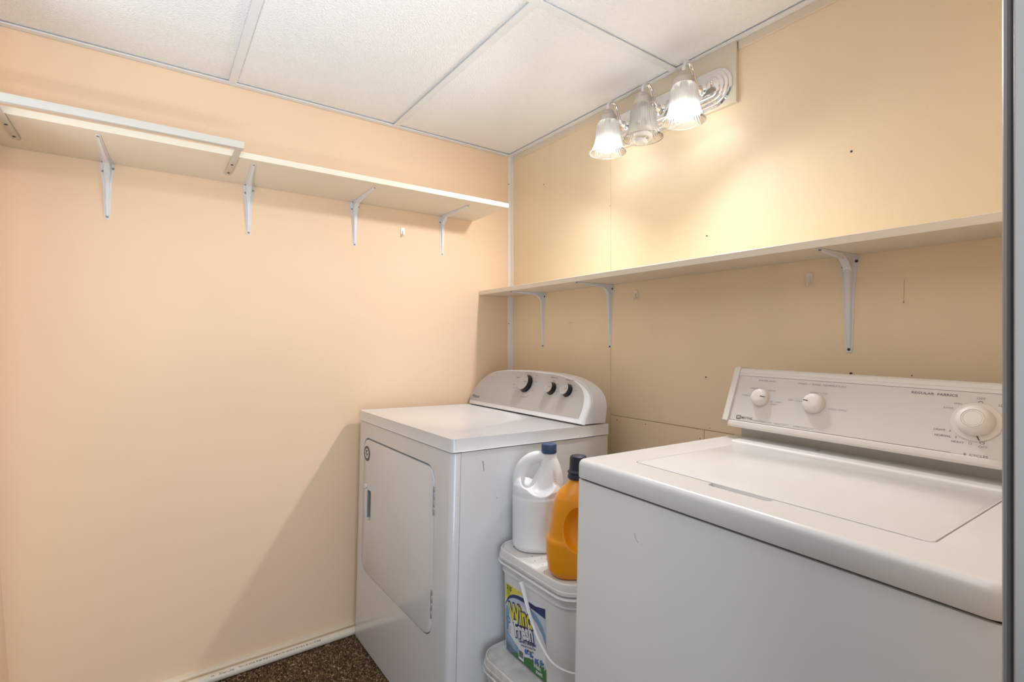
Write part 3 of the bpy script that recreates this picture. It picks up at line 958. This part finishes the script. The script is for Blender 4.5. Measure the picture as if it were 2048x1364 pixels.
capx(0.006, .0215); capx(WW - .0015, WW + .006)
bm = bmesh.new()
pts = rrect(.0245, WW - .006, .0148, .1362, .001, 2)
A = [bm.verts.new(fW(a, s) + nW * .0006) for a, s in pts]; B = [bm.verts.new(fW(a, s) - nW * .004) for a, s in pts]
bm.faces.new(A); bm.faces.new(B)
for i in range(len(A)): bm.faces.new((A[i], A[(i + 1) % len(A)], B[(i + 1) % len(A)], B[i]))
finish('control_panel', bm, M_panel2, wc)
ROTW = Vector((0, 0, 1)).rotation_difference(nW).to_matrix().to_4x4()
def knob_w(x, s, r, mark):
    c = fW(x, s) + nW * .0006
    k = lathe('knob', [(r * .98, 0), (r, .002), (r * .98, .008), (r * .92, .0125), (r * .80, .0155), (r * .5, .0172), (.0005, .0178)], M_ivory, wc, c=c, n=40, M=ROTW, angle=60)
    pr = Print(lambda u, v, l: fW(x + u, s + v) + nW * (.0006 + .0180 - .004 * max(0, (u * u + v * v) / (r * r)) + .0006))
    m0 = Vector(mark).normalized()
    pr.line(tuple(m0 * r * .30), tuple(m0 * r * .82), r * .09)
    pr.build('pointer_mark', [M_ink_d], k)
knob_w(0.0925, 0.0805, 0.0215, (1, -.04))
knob_w(0.2185, 0.0800, 0.0232, (-1, .16))
DX, DS = 0.4995, 0.0785
c = fW(DX, DS) + nW * .0006
dial = lathe('timer_dial', [(.0365, 0), (.0370, .0015), (.0358, .003), (.029, .0045), (.026, .006)], M_ivory, wc, c=c, n=56, M=ROTW)
kn = lathe('dial_knob', [(.0255, .004), (.0280, .0065), (.0278, .012), (.0258, .018), (.0222, .0225), (.0180, .0245), (.0170, .0247), (.0164, .0238), (.0158, .0246), (.0140, .0246), (.0135, .0240), (.0130, .0246), (.0006, .0250)],
           M_ivory, dial, c=c, n=56, M=ROTW, angle=30)
pr = Print(lambda u, v, l: fW(DX + u, DS + v) + nW * (.0056 if (u * u + v * v) > .0000 else .0))
pr.line((.0040, -.0265), (.0088, -.0352), .0015)
pr.build('pointer_mark', [M_ink_d], dial)
pr = Print(lambda u, v, l: fW(u, v) + nW * (.0009 + .0001 * l))
D_, G_ = 0, 1
pr.line((.0245, .0148), (.470, .0148), .0006, D_); pr.line((.545, .0148), (WW - .006, .0148), .0006, D_)
pr.line((.0245, .1362), (WW - .006, .1362), .0006, D_); pr.line((.0247, .0148), (.0247, .1362), .0004, D_)
pr.text('WATER LEVEL', .0985, .1265, .0062, G_, sx=1.15)
pr.text('MEDIUM', .070, .1040, .0050, G_, sx=1.2); pr.text('LARGE', .1150, .1020, .0050, G_, sx=1.3); pr.text('X-SMALL', .0520, .0835, .0050, G_, sx=1.1)
pr.text('EX. LARGE', .1310, .0740, .0050, G_, sx=1.2); pr.text('RESET', .1270, .0670, .0050, G_, sx=1.2)
pr.text('WASH  -  RINSE  TEMPERATURE', .2250, .1265, .0066, G_, sx=1.12)
pr.text('WARM - COLD', .2230, .1065, .0052, G_, sx=1.1); pr.text('HOT - COLD', .1760, .0830, .0052, G_, sx=1.1); pr.text('COLD - COLD', .2680, .0720, .0052, G_, sx=1.15)
pr.text('REGULAR  FABRICS', .4320, .1265, .0068, D_, sx=1.25, offset=.0001)
pr.text('OFF', .5020, .1245, .0062, G_, sx=1.2); pr.text('OFF', .5132, .0330, .0062, G_, sx=1.2)
pr.ring(.5020, .1165, .0026, .0036, D_, a0=0, a1=180, n=6)
pr.poly([(.5085, .0385), (.5142, .0385), (.5150, .0425), (.5077, .0425)], D_); pr.poly([(.5093, .0392), (.5133, .0392), (.5138, .0418), (.5088, .0418)], 2, 1)
pr.text('LIGHT   6', .4530, .0560, .0058, D_, sx=1.1); pr.text('NORMAL   9', .4590, .0450, .0058, D_, sx=1.05); pr.text('HEAVY   12', .4830, .0365, .0058, D_, sx=1.05)
pr.text('SPIN', .4700, .1110, .0048, G_, sx=1.2); pr.text('RINSE', .4570, .1010, .0048, G_, sx=1.2)
pr.text('12 HEAVY', .5400, .1140, .0062, D_, sx=1.05); pr.text('9 NORMAL', .5600, .1030, .0062, D_, sx=1.05); pr.text('6 LIGHT', .5740, .0910, .0062, D_, sx=1.05)
pr.text('PERMANENT PRESS', .5850, .0390, .0062, D_, sx=1.1)
pr.text('8  CYCLES', .5050, .0155, .0062, D_, sx=1.2)
pr.poly(rrect(.0410, .0530, .0185, .0290, .0015, 2), D_); pr.text('M', .0470, .0238, .0085, 2, 1, offset=.0003)
pr.text('MAYTAG', .0690, .0236, .0088, D_, offset=.0002, sx=.82)
pr.text('DEPENDABLE CARE', .1090, .0205, .0052, G_, sx=1.05); pr.text('HEAVY DUTY', .1560, .0205, .0052, G_, sx=1.1); pr.text('SUPER CAPACITY', .2060, .0205, .0052, G_, sx=1.12)
pr.build('printed_marking', [M_ink, M_ink_l, M_panel2], wc)
for x in (0.05, WW - 0.05):
    for y in (0.05, WD - .06):
        lathe('foot', [(.018, 0), (.018, .010), (.012, .016)], M_gap, washer, c=(x, y, 0), n=16)
# chips in the enamel of the front
pr = Print(lambda u, v, l: (u, .0048, v))
for a, b in (((.158, .8235), (.1585, .817)), ((.1585, .817), (.162, .8115)), ((.162, .8115), (.166, .809)), ((.1735, .8085), (.1745, .8075))):
    pr.line(a, b, .0011)
pr.build('scuff_mark', [M_scuff], washer)
lathe('enamel_chip', [(.0042, 0), (.003, .0006), (.0006, .0008)], M_ink, washer, c=(.232, .5280, WH + .0028), n=10)

# ------------------------------------------------------------------ buckets
def bucket(root, hw, hd, h, r, m, ml):
    bm = bmesh.new()
    k = .965; ti = .0115
    secs = [(0.0, 0, 0, hw * k - .022, hd * k - .022, r * .7), (0.003, 0, 0, hw * k - .016, hd * k - .016, r * .8), (0.012, 0, 0, hw * k - ti, hd * k - ti, r * .85)]
    secs += [(h - .070, 0, 0, hw - ti, hd - ti, r), (h - .066, 0, 0, hw - ti, hd - ti, r)]
    secs += [(h - .065, 0, 0, hw - .0085, hd - .0085, r), (h - .062, 0, 0, hw - .0075, hd - .0075, r), (h - .059, 0, 0, hw - .0085, hd - .0085, r), (h - .058, 0, 0, hw - .0105, hd - .0105, r)]
    secs += [(h - .044, 0, 0, hw - .0100, hd - .0100, r), (h - .041, 0, 0, hw - .0005, hd - .0005, r), (h - .037, 0, 0, hw + .0012, hd + .0012, r), (h - .034, 0, 0, hw - .0005, hd - .0005, r), (h - .032, 0, 0, hw - .008, hd - .008, r)]
    secs += [(h - .010, 0, 0, hw - .012, hd - .012, r)]
    addloft(bm, secs, n=7)
    b = finish('bucket_body', bm, m, root, angle=40)
    bm = bmesh.new()
    q = [(h - .029, hw - .010), (h - .029, hw - .0015), (h - .0275, hw), (h - .0200, hw - .0006), (h - .0190, hw - .0022), (h - .004, hw - .0034), (h - .0012, hw - .0046), (h, hw - .0066), (h - .0008, hw - .0090),
         (h - .0060, hw - .0110), (h - .0066, hw - .0150)]
    addloft(bm, [(z, 0, 0, a, a - hw + hd, r + .002 if i < 8 else r - .006) for i, (z, a) in enumerate(q)], n=7)
    l = finish('bucket_lid', bm, ml, root, angle=50)
    return b, l
BH = 0.292
# upper bucket
UB = thing('detergent_bucket', 'upper white square detergent bucket with a printed blue and green label, stacked on another', 'bucket', (0.977, -0.507, 0.2925), (0, 0, radians(0.0)), group='stacked detergent buckets')
bucket(UB, .1685, .1365, .2905, .055, M_bucket, M_lidm)
lb = thing('detergent_bucket', 'lower grimy white bucket under the labelled detergent bucket, its lid edge smeared', 'bucket', (0.985, -0.560, 0.0), (0, 0, radians(2)), group='stacked detergent buckets')
b2, l2 = bucket(lb, .1700, .1380, .2985, .055, M_bucket2, M_bucket2)
# dark smear on the lid edge of the lower bucket
random.seed(5)
bm = bmesh.new()
pts = [(.004, .268), (.012, .2735), (.022, .2745), (.030, .279), (.036, .2745), (.040, .268), (.036, .260), (.026, .257), (.018, .262), (.010, .2625)]
addprism(bm, [(a - .015, b) for a, b in pts], -.1402, -.1385, 'y', bev=.0006, seg=1)
finish('grime_smear', bm, M_dirt, l2)
# crumbs on the upper lid
lid_up = bpy.data.objects['bucket_lid']
for u, v, r in ((-.135, -.068, .0018), (-.128, -.085, .0022), (-.120, -.079, .0014), (-.045, -.082, .0012), (-.02, -.07, .0010), (-.008, -.062, .0010), (-.018, -.094, .0010), (.012, -.092, .0010), (.045, -.113, .0011)):
    lathe('speck', [(r, .2836), (r * .8, .2848), (r * .2, .2852)], M_dirt, lid_up, c=(u, v, 0), n=7)
# bail handle hanging round the right side
bm = bmesh.new()
hy = -.1365 - .0045
ph = catmull([(-.018, hy, .240), (-.006, hy - .001, .224), (.012, hy - .001, .188), (.034, hy - .001, .153), (.068, hy - .002, .118), (.118, hy - .003, .096), (.165, hy + .020, .088), (.184, hy + .070, .084), (.186, 0, .083),
              (.184, -hy - .07, .084), (.165, -hy - .02, .088), (.118, -hy + .003, .096), (.068, -hy + .002, .118), (.012, -hy + .001, .188), (-.018, -hy, .240)], 5)
n_ = len(ph)
addtube(bm, ph, [.0072 - .0042 * min(1.0, min(i, n_ - 1 - i) / 24) for i in range(n_)], 10, flat=(.45, 1.0), up=Vector((0, 1, 0)))
finish('bail_handle', bm, M_bucket, UB)

# label on the front of the upper bucket (u 0..1 left-right, v 0..1 bottom-top)
LWd, LHt = .178, .191
lx0, lz0 = -.1140, .0070
def label_fn(u, v, l):
    z = lz0 + v * LHt
    yf = -(.1365 * .965 - .0115) + ((.1365 * .965 - .0115) - (.1365 - .0115)) * (z - .012) / (.2205 - .012)
    return (lx0 + u * LWd, yf - .0004 - .00022 * l, z)
pr = Print(label_fn)
N = dict(white=0, pale=1, mid=2, navy=3, yellow=4, olive=5, green=6, black=7, blue=8)
pr.poly([(0, 0), (1, 0), (1, 1), (0, 1)], N['white'], 0)
# top: yellow-green left corner then navy arc over a pale field
pr.poly([(0, .76), (0, 1), (.56, 1), (.30, .93)], N['olive'], 1)
pr.poly([(.56, 1), (.30, .93), (.12, .84), (0, .76), (0, .80), (.10, .90), (.2, .98), (.22, 1)], N['yellow'], 2)
def arc(c, r, a0, a1, n=18, sy=1.0):
    return [(c[0] + r * cos(radians(a0 + (a1 - a0) * i / n)), c[1] + sy * r * sin(radians(a0 + (a1 - a0) * i / n))) for i in range(n + 1)]
def clip(p): return [(min(max(a, 0), 1), min(max(b, 0), 1)) for a, b in p]
def band(pts_o, pts_i, mi, l):
    for i in range(len(pts_o) - 1):
        pr.poly(clip([pts_o[i], pts_o[i + 1], pts_i[i + 1], pts_i[i]]), mi, l)
o1 = [(0.0, .70), (.05, .78), (.12, .85), (.22, .90), (.34, .93), (.48, .945), (.62, .945), (.78, .95), (.90, .98), (1.0, 1.0)]
i1 = [(0.0, .66), (.05, .73), (.12, .79), (.22, .835), (.34, .86), (.48, .865), (.62, .86), (.78, .84), (.90, .82), (1.0, .80)]
i1 = [(0.0, .67), (.05, .745), (.12, .805), (.22, .85), (.34, .875), (.48, .885), (.62, .885), (.78, .875), (.90, .87), (1.0, .865)]
band(o1, i1, N['navy'], 3)
i2 = [(0.0, .30), (.03, .45), (.08, .62), (.17, .74), (.30, .80), (.46, .82), (.62, .81), (.78, .76), (.90, .67), (1.0, .52)]
band(i1, i2, N['pale'], 2)
i3 = [(0.0, .28), (.02, .42), (.06, .56), (.12, .67), (.22, .74), (.46, .765), (.62, .75), (.76, .70), (.86, .60), (.93, .48)]
pr.poly(clip([(.62, .86), (.78, .84), (.93, .74), (1.0, .64), (1.0, .50), (.92, .62), (.80, .72), (.62, .80)]), N['mid'], 3)
pr.poly(clip([(0, .28), (0, .62), (.05, .70), (.10, .60), (.07, .45), (.06, .33)]), N['mid'], 3)
# bottom left blue, bottom green
pr.poly([(0, 0), (0, .30), (.14, .235), (.34, .16), (.46, .13), (.46, 0)], N['mid'], 3)
pr.poly([(0, .18), (.20, .12), (.36, .08), (.36, 0), (0, 0)], N['pale'], 3)
for k in range(4): pr.line((.03, .235 - k * .03), (.24, .185 - k * .03), .006, N['white'], 5)
pr.poly([(0.10, 0), (.22, .05), (.33, .085), (.46, .10), (.60, .150), (.75, .180), (.90, .190), (1.0, .185), (1.0, 0)], N['green'], 4)
# clothes pegs and small sheets above the hill
random.seed(8)
for k in range(8):
    u = .52 + k * .062; v = .170 + .02 * sin(k * 1.3)
    pr.disc(u, v + .035, .030, N['pale'] if k % 2 else N['blue'], 5, 12, 1.25)
    pr.ring(u, v + .035, .017, .030, N['navy'] if k % 2 else N['blue'], 6, a0=90, a1=300, n=8, sy=1.25)
    pr.disc(u + .02, v, .012, N['white'], 7, 8)
# lettering: coordinates in label units with the real aspect kept by sx
AS = LHt / LWd
def lt(t, u, v, size, mi, l, offset=0.0, rot=0.0, sx=1.0, shear=0.0, align='CENTER'):
    pr.text(t, u, v, size, mi, l, offset=offset, align=align, rot=rot, sx=AS * sx, shear=shear)
lt('215', .045, .955, .085, N['black'], 5, offset=.002, rot=-.06, sx=.95, align='LEFT')
for k in range(5): lt('LOADS HE' if k < 2 else 'CARGAS', .05, .905 - k * .022, .020, N['black'], 5, align='LEFT', sx=.9)
for l_, off, mi in ((8, .030, N['navy']), (10, .011, N['yellow'])):
    lt('Wind', .40, .655, .36, mi, l_, offset=off, rot=.20, sx=.66, shear=.05)
for l_, off, mi in ((9, .028, N['navy']), (11, .010, N['white'])):
    lt('Fresh', .47, .465, .31, mi, l_, offset=off, rot=.25, sx=.66, shear=.05)
lt('Laundry Detergent', .56, .345, .062, N['navy'], 8, offset=.0016, sx=.88, rot=.27)
lt('EXCELLENT for More Than', .585, .295, .034, N['navy'], 8, offset=.001, sx=.90, rot=.27)
lt('Just Laundry', .64, .262, .034, N['navy'], 8, offset=.001, sx=.95, rot=.27)
lt('fresh', .80, .125, .090, N['white'], 8, offset=.002, sx=.85, rot=.08)
lt('scent', .84, .062, .080, N['white'], 8, offset=.002, sx=.85, rot=.08)
for k in range(9): lt('phosphate free and safe'[k % 3:], .03, .395 - k * .014, .013, N['black'], 6, align='LEFT', sx=.8)
pr.ring(.075, .475, .022, .048, N['mid'], 5, a0=20, a1=330, n=16); pr.ring(.075, .475, .045, .052, N['navy'], 6, n=20)
# bar code
pr.poly([(.335, .030), (.465, .030), (.465, .185), (.335, .185)], N['white'], 7)
for k in range(22):
    pr.poly([(.345 + k * .0050, .060), (.345 + k * .0050 + (.0035 if k % 3 else .0020), .060), (.345 + k * .0050 + (.0035 if k % 3 else .0020), .160), (.345 + k * .0050, .160)], N['black'], 8)
lab = pr.build('printed_label', [L_white, L_pale, L_mid, L_navy, L_yellow, L_olive, L_green, L_black, L_blue], UB)
lab['label'] = 'blue, yellow and green detergent label'

# ------------------------------------------------------------------ bleach bottle
ZL = .2925 + .2905 - .0066 + .0002
hx = Vector((-.64, -.77, 0)).normalized()
BA = math.atan2(-hx.y, -hx.x)           # local +x points away from the handle
BL = thing('bleach_bottle', 'white plastic bleach jug with moulded handle and blue cap, on the upper bucket', 'bottle', (0.880, -0.530, ZL), (0, 0, BA))
bm = bmesh.new()
addloft(bm, [(0, 0, 0, .062, .058, .05), (.004, 0, 0, .068, .064, .055), (.014, 0, 0, .0725, .0685, .06), (.150, 0, 0, .0725, .0685, .06), (.154, 0, 0, .0710, .067, .06),
             (.170, 0, 0, .0715, .067, .058), (.184, -.002, 0, .068, .063, .055), (.197, -.004, 0, .058, .054, .048), (.205, -.006, 0, .044, .042, .038)], n=8)
b1 = finish('tmp', bm, None)
# neck cone, bulging outwards at the far side
bm = bmesh.new()
addloft(bm, [(.10, .012, 0, .050, .045, .044), (.16, .020, 0, .054, .046, .045), (.190, .030, 0, .045, .038, .037), (.215, .035, 0, .037, .031, .030), (.240, .037, 0, .028, .024, .0235), (.258, .0355, 0, .021, .0185, .018), (.290, .034, 0, .0165, .0165, .016)], n=8)
b2_ = finish('tmp2', bm, None)
bm = bmesh.new()
hp = catmull([(.030, 0, .250), (.010, 0, .259), (-.018, 0, .252), (-.042, 0, .229), (-.053, 0, .202), (-.055, 0, .178), (-.050, 0, .145)], 6)
addtube(bm, hp, [.0120 + .0035 * sin(pi * i / (len(hp) - 1)) for i in range(len(hp))], 16, up=Vector((0, 1, 0)), flat=(1.25, 1.0))
b3 = finish('tmp3', bm, None)
def join(objs):
    bm = bmesh.new()
    for o in objs:
        bm.from_mesh(o.data)
    me = bpy.data.meshes.new('j'); bm.to_mesh(me); bm.free()
    for o in objs:
        d = o.data; bpy.data.objects.remove(o, do_unlink=True); bpy.data.meshes.remove(d)
    o = bpy.data.objects.new('j', me); COL.objects.link(o); return o
# scooped recess around the grip, from both sides and through
def ellipsoid(c, r, rot=None):
    bm = bmesh.new(); bmesh.ops.create_uvsphere(bm, u_segments=28, v_segments=18, radius=1.0)
    for v in bm.verts:
        p = Vector((v.co.x * r[0], v.co.y * r[1], v.co.z * r[2]))
        if rot is not None: p = rot @ p
        v.co = p + Vector(c)
    return finish('tmpe', bm, None)
c1 = ellipsoid((.014, -.072, .216), (.056, .050, .054)); c2 = ellipsoid((.014, .072, .216), (.056, .050, .054))
c3 = ellipsoid((-.020, 0, .212), (.024, .10, .040), Matrix.Rotation(radians(25), 3, 'Y'))
body0 = evaluated('tmpbody', b1, [booldiff(c1), booldiff(c2), booldiff(c3)], None, cutters=(c1, c2, c3))
jj = join([body0, b2_, b3])
bb_ = evaluated('bottle_body', jj, [remesh(.0021), smoothmod(7, .5)], M_hdpe, BL, 60)
bm = bmesh.new()
def ribc(i, j): return .0006 if i % 2 and 0 < j < 4 else 0
addlathe(bm, [(.0205, .271), (.0215, .273), (.0215, .281), (.0215, .294), (.0205, .2975), (.0185, .2985), (.0006, .2985)], (.034, 0, 0), 64, rib=ribc)
finish('cap', bm, M_blue, BL)
# moulded lettering down the side
def embo(u, v, l):
    # lettering set along the shoulder, reading upwards; u runs down the shoulder
    z = .236 - u
    t = (z - .16) / (.258 - .16)
    return (.058 - .014 * t + v, -(.036 - .013 * t) - .0045 + .35 * abs(v), z)
pr = Print(lambda u, v, l: embo(u, v, l))
for k, ch_ in enumerate('CLOROX'[::-1]):
    TV, TF = text2d(ch_, .0120, .0002, 0.0, 'CENTER')
    pr.tri([(.012 + k * .0100 - a, -b) for a, b in TV], TF)
o = pr.build('moulded_lettering', [mat('moulded_shadow_plastic', (0.70, 0.70, 0.70), 0.4)], BL)

# ------------------------------------------------------------------ orange detergent jug
OA = math.atan2(.81, .585)
OJ = thing('detergent_jug', 'orange plastic detergent jug with a dark cap, on the upper bucket against the washer', 'bottle', (1.078, -0.552, ZL), (0, 0, OA))
bm = bmesh.new()
addloft(bm, [(0, 0, 0, .064, .040, .034), (.003, 0, 0, .070, .046, .04), (.016, 0, 0, .079, .053, .045), (.045, 0, 0, .0825, .055, .047), (.088, 0, 0, .083, .055, .047), (.094, 0, 0, .082, .054, .047), (.099, 0, 0, .0765, .0515, .045),
             (.130, .002, 0, .0735, .050, .044), (.175, .004, 0, .069, .048, .042), (.196, .005, 0, .064, .045, .040), (.212, .004, 0, .053, .039, .036), (.226, .002, 0, .036, .030, .028), (.238, 0, 0, .023, .023, .0225), (.256, 0, 0, .021, .021, .0205)], n=8)
j1 = finish('tmp', bm, None)
e1 = ellipsoid((-.004, -.058, .128), (.040, .043, .056)); e2 = ellipsoid((-.004, .058, .128), (.040, .043, .056))
e3 = ellipsoid((.034, 0, .130), (.016, .09, .034))
evaluated('jug_body', j1, [booldiff(e1), booldiff(e2), booldiff(e3), remesh(.0022), smoothmod(8, .5)], M_orange, OJ, 60, (e1, e2, e3))
bm = bmesh.new()
addlathe(bm, [(.0255, .243), (.0275, .245), (.0275, .252), (.0255, .255), (.0250, .257), (.0280, .259), (.0275, .262), (.0235, .265), (.0225, .268), (.0215, .296), (.0200, .301), (.0185, .302), (.0006, .302)], (0, 0, 0), 64,
         rib=lambda i, j: .0005 if i % 2 and 6 < j < 10 else 0)
finish('cap', bm, M_darkcap, OJ)
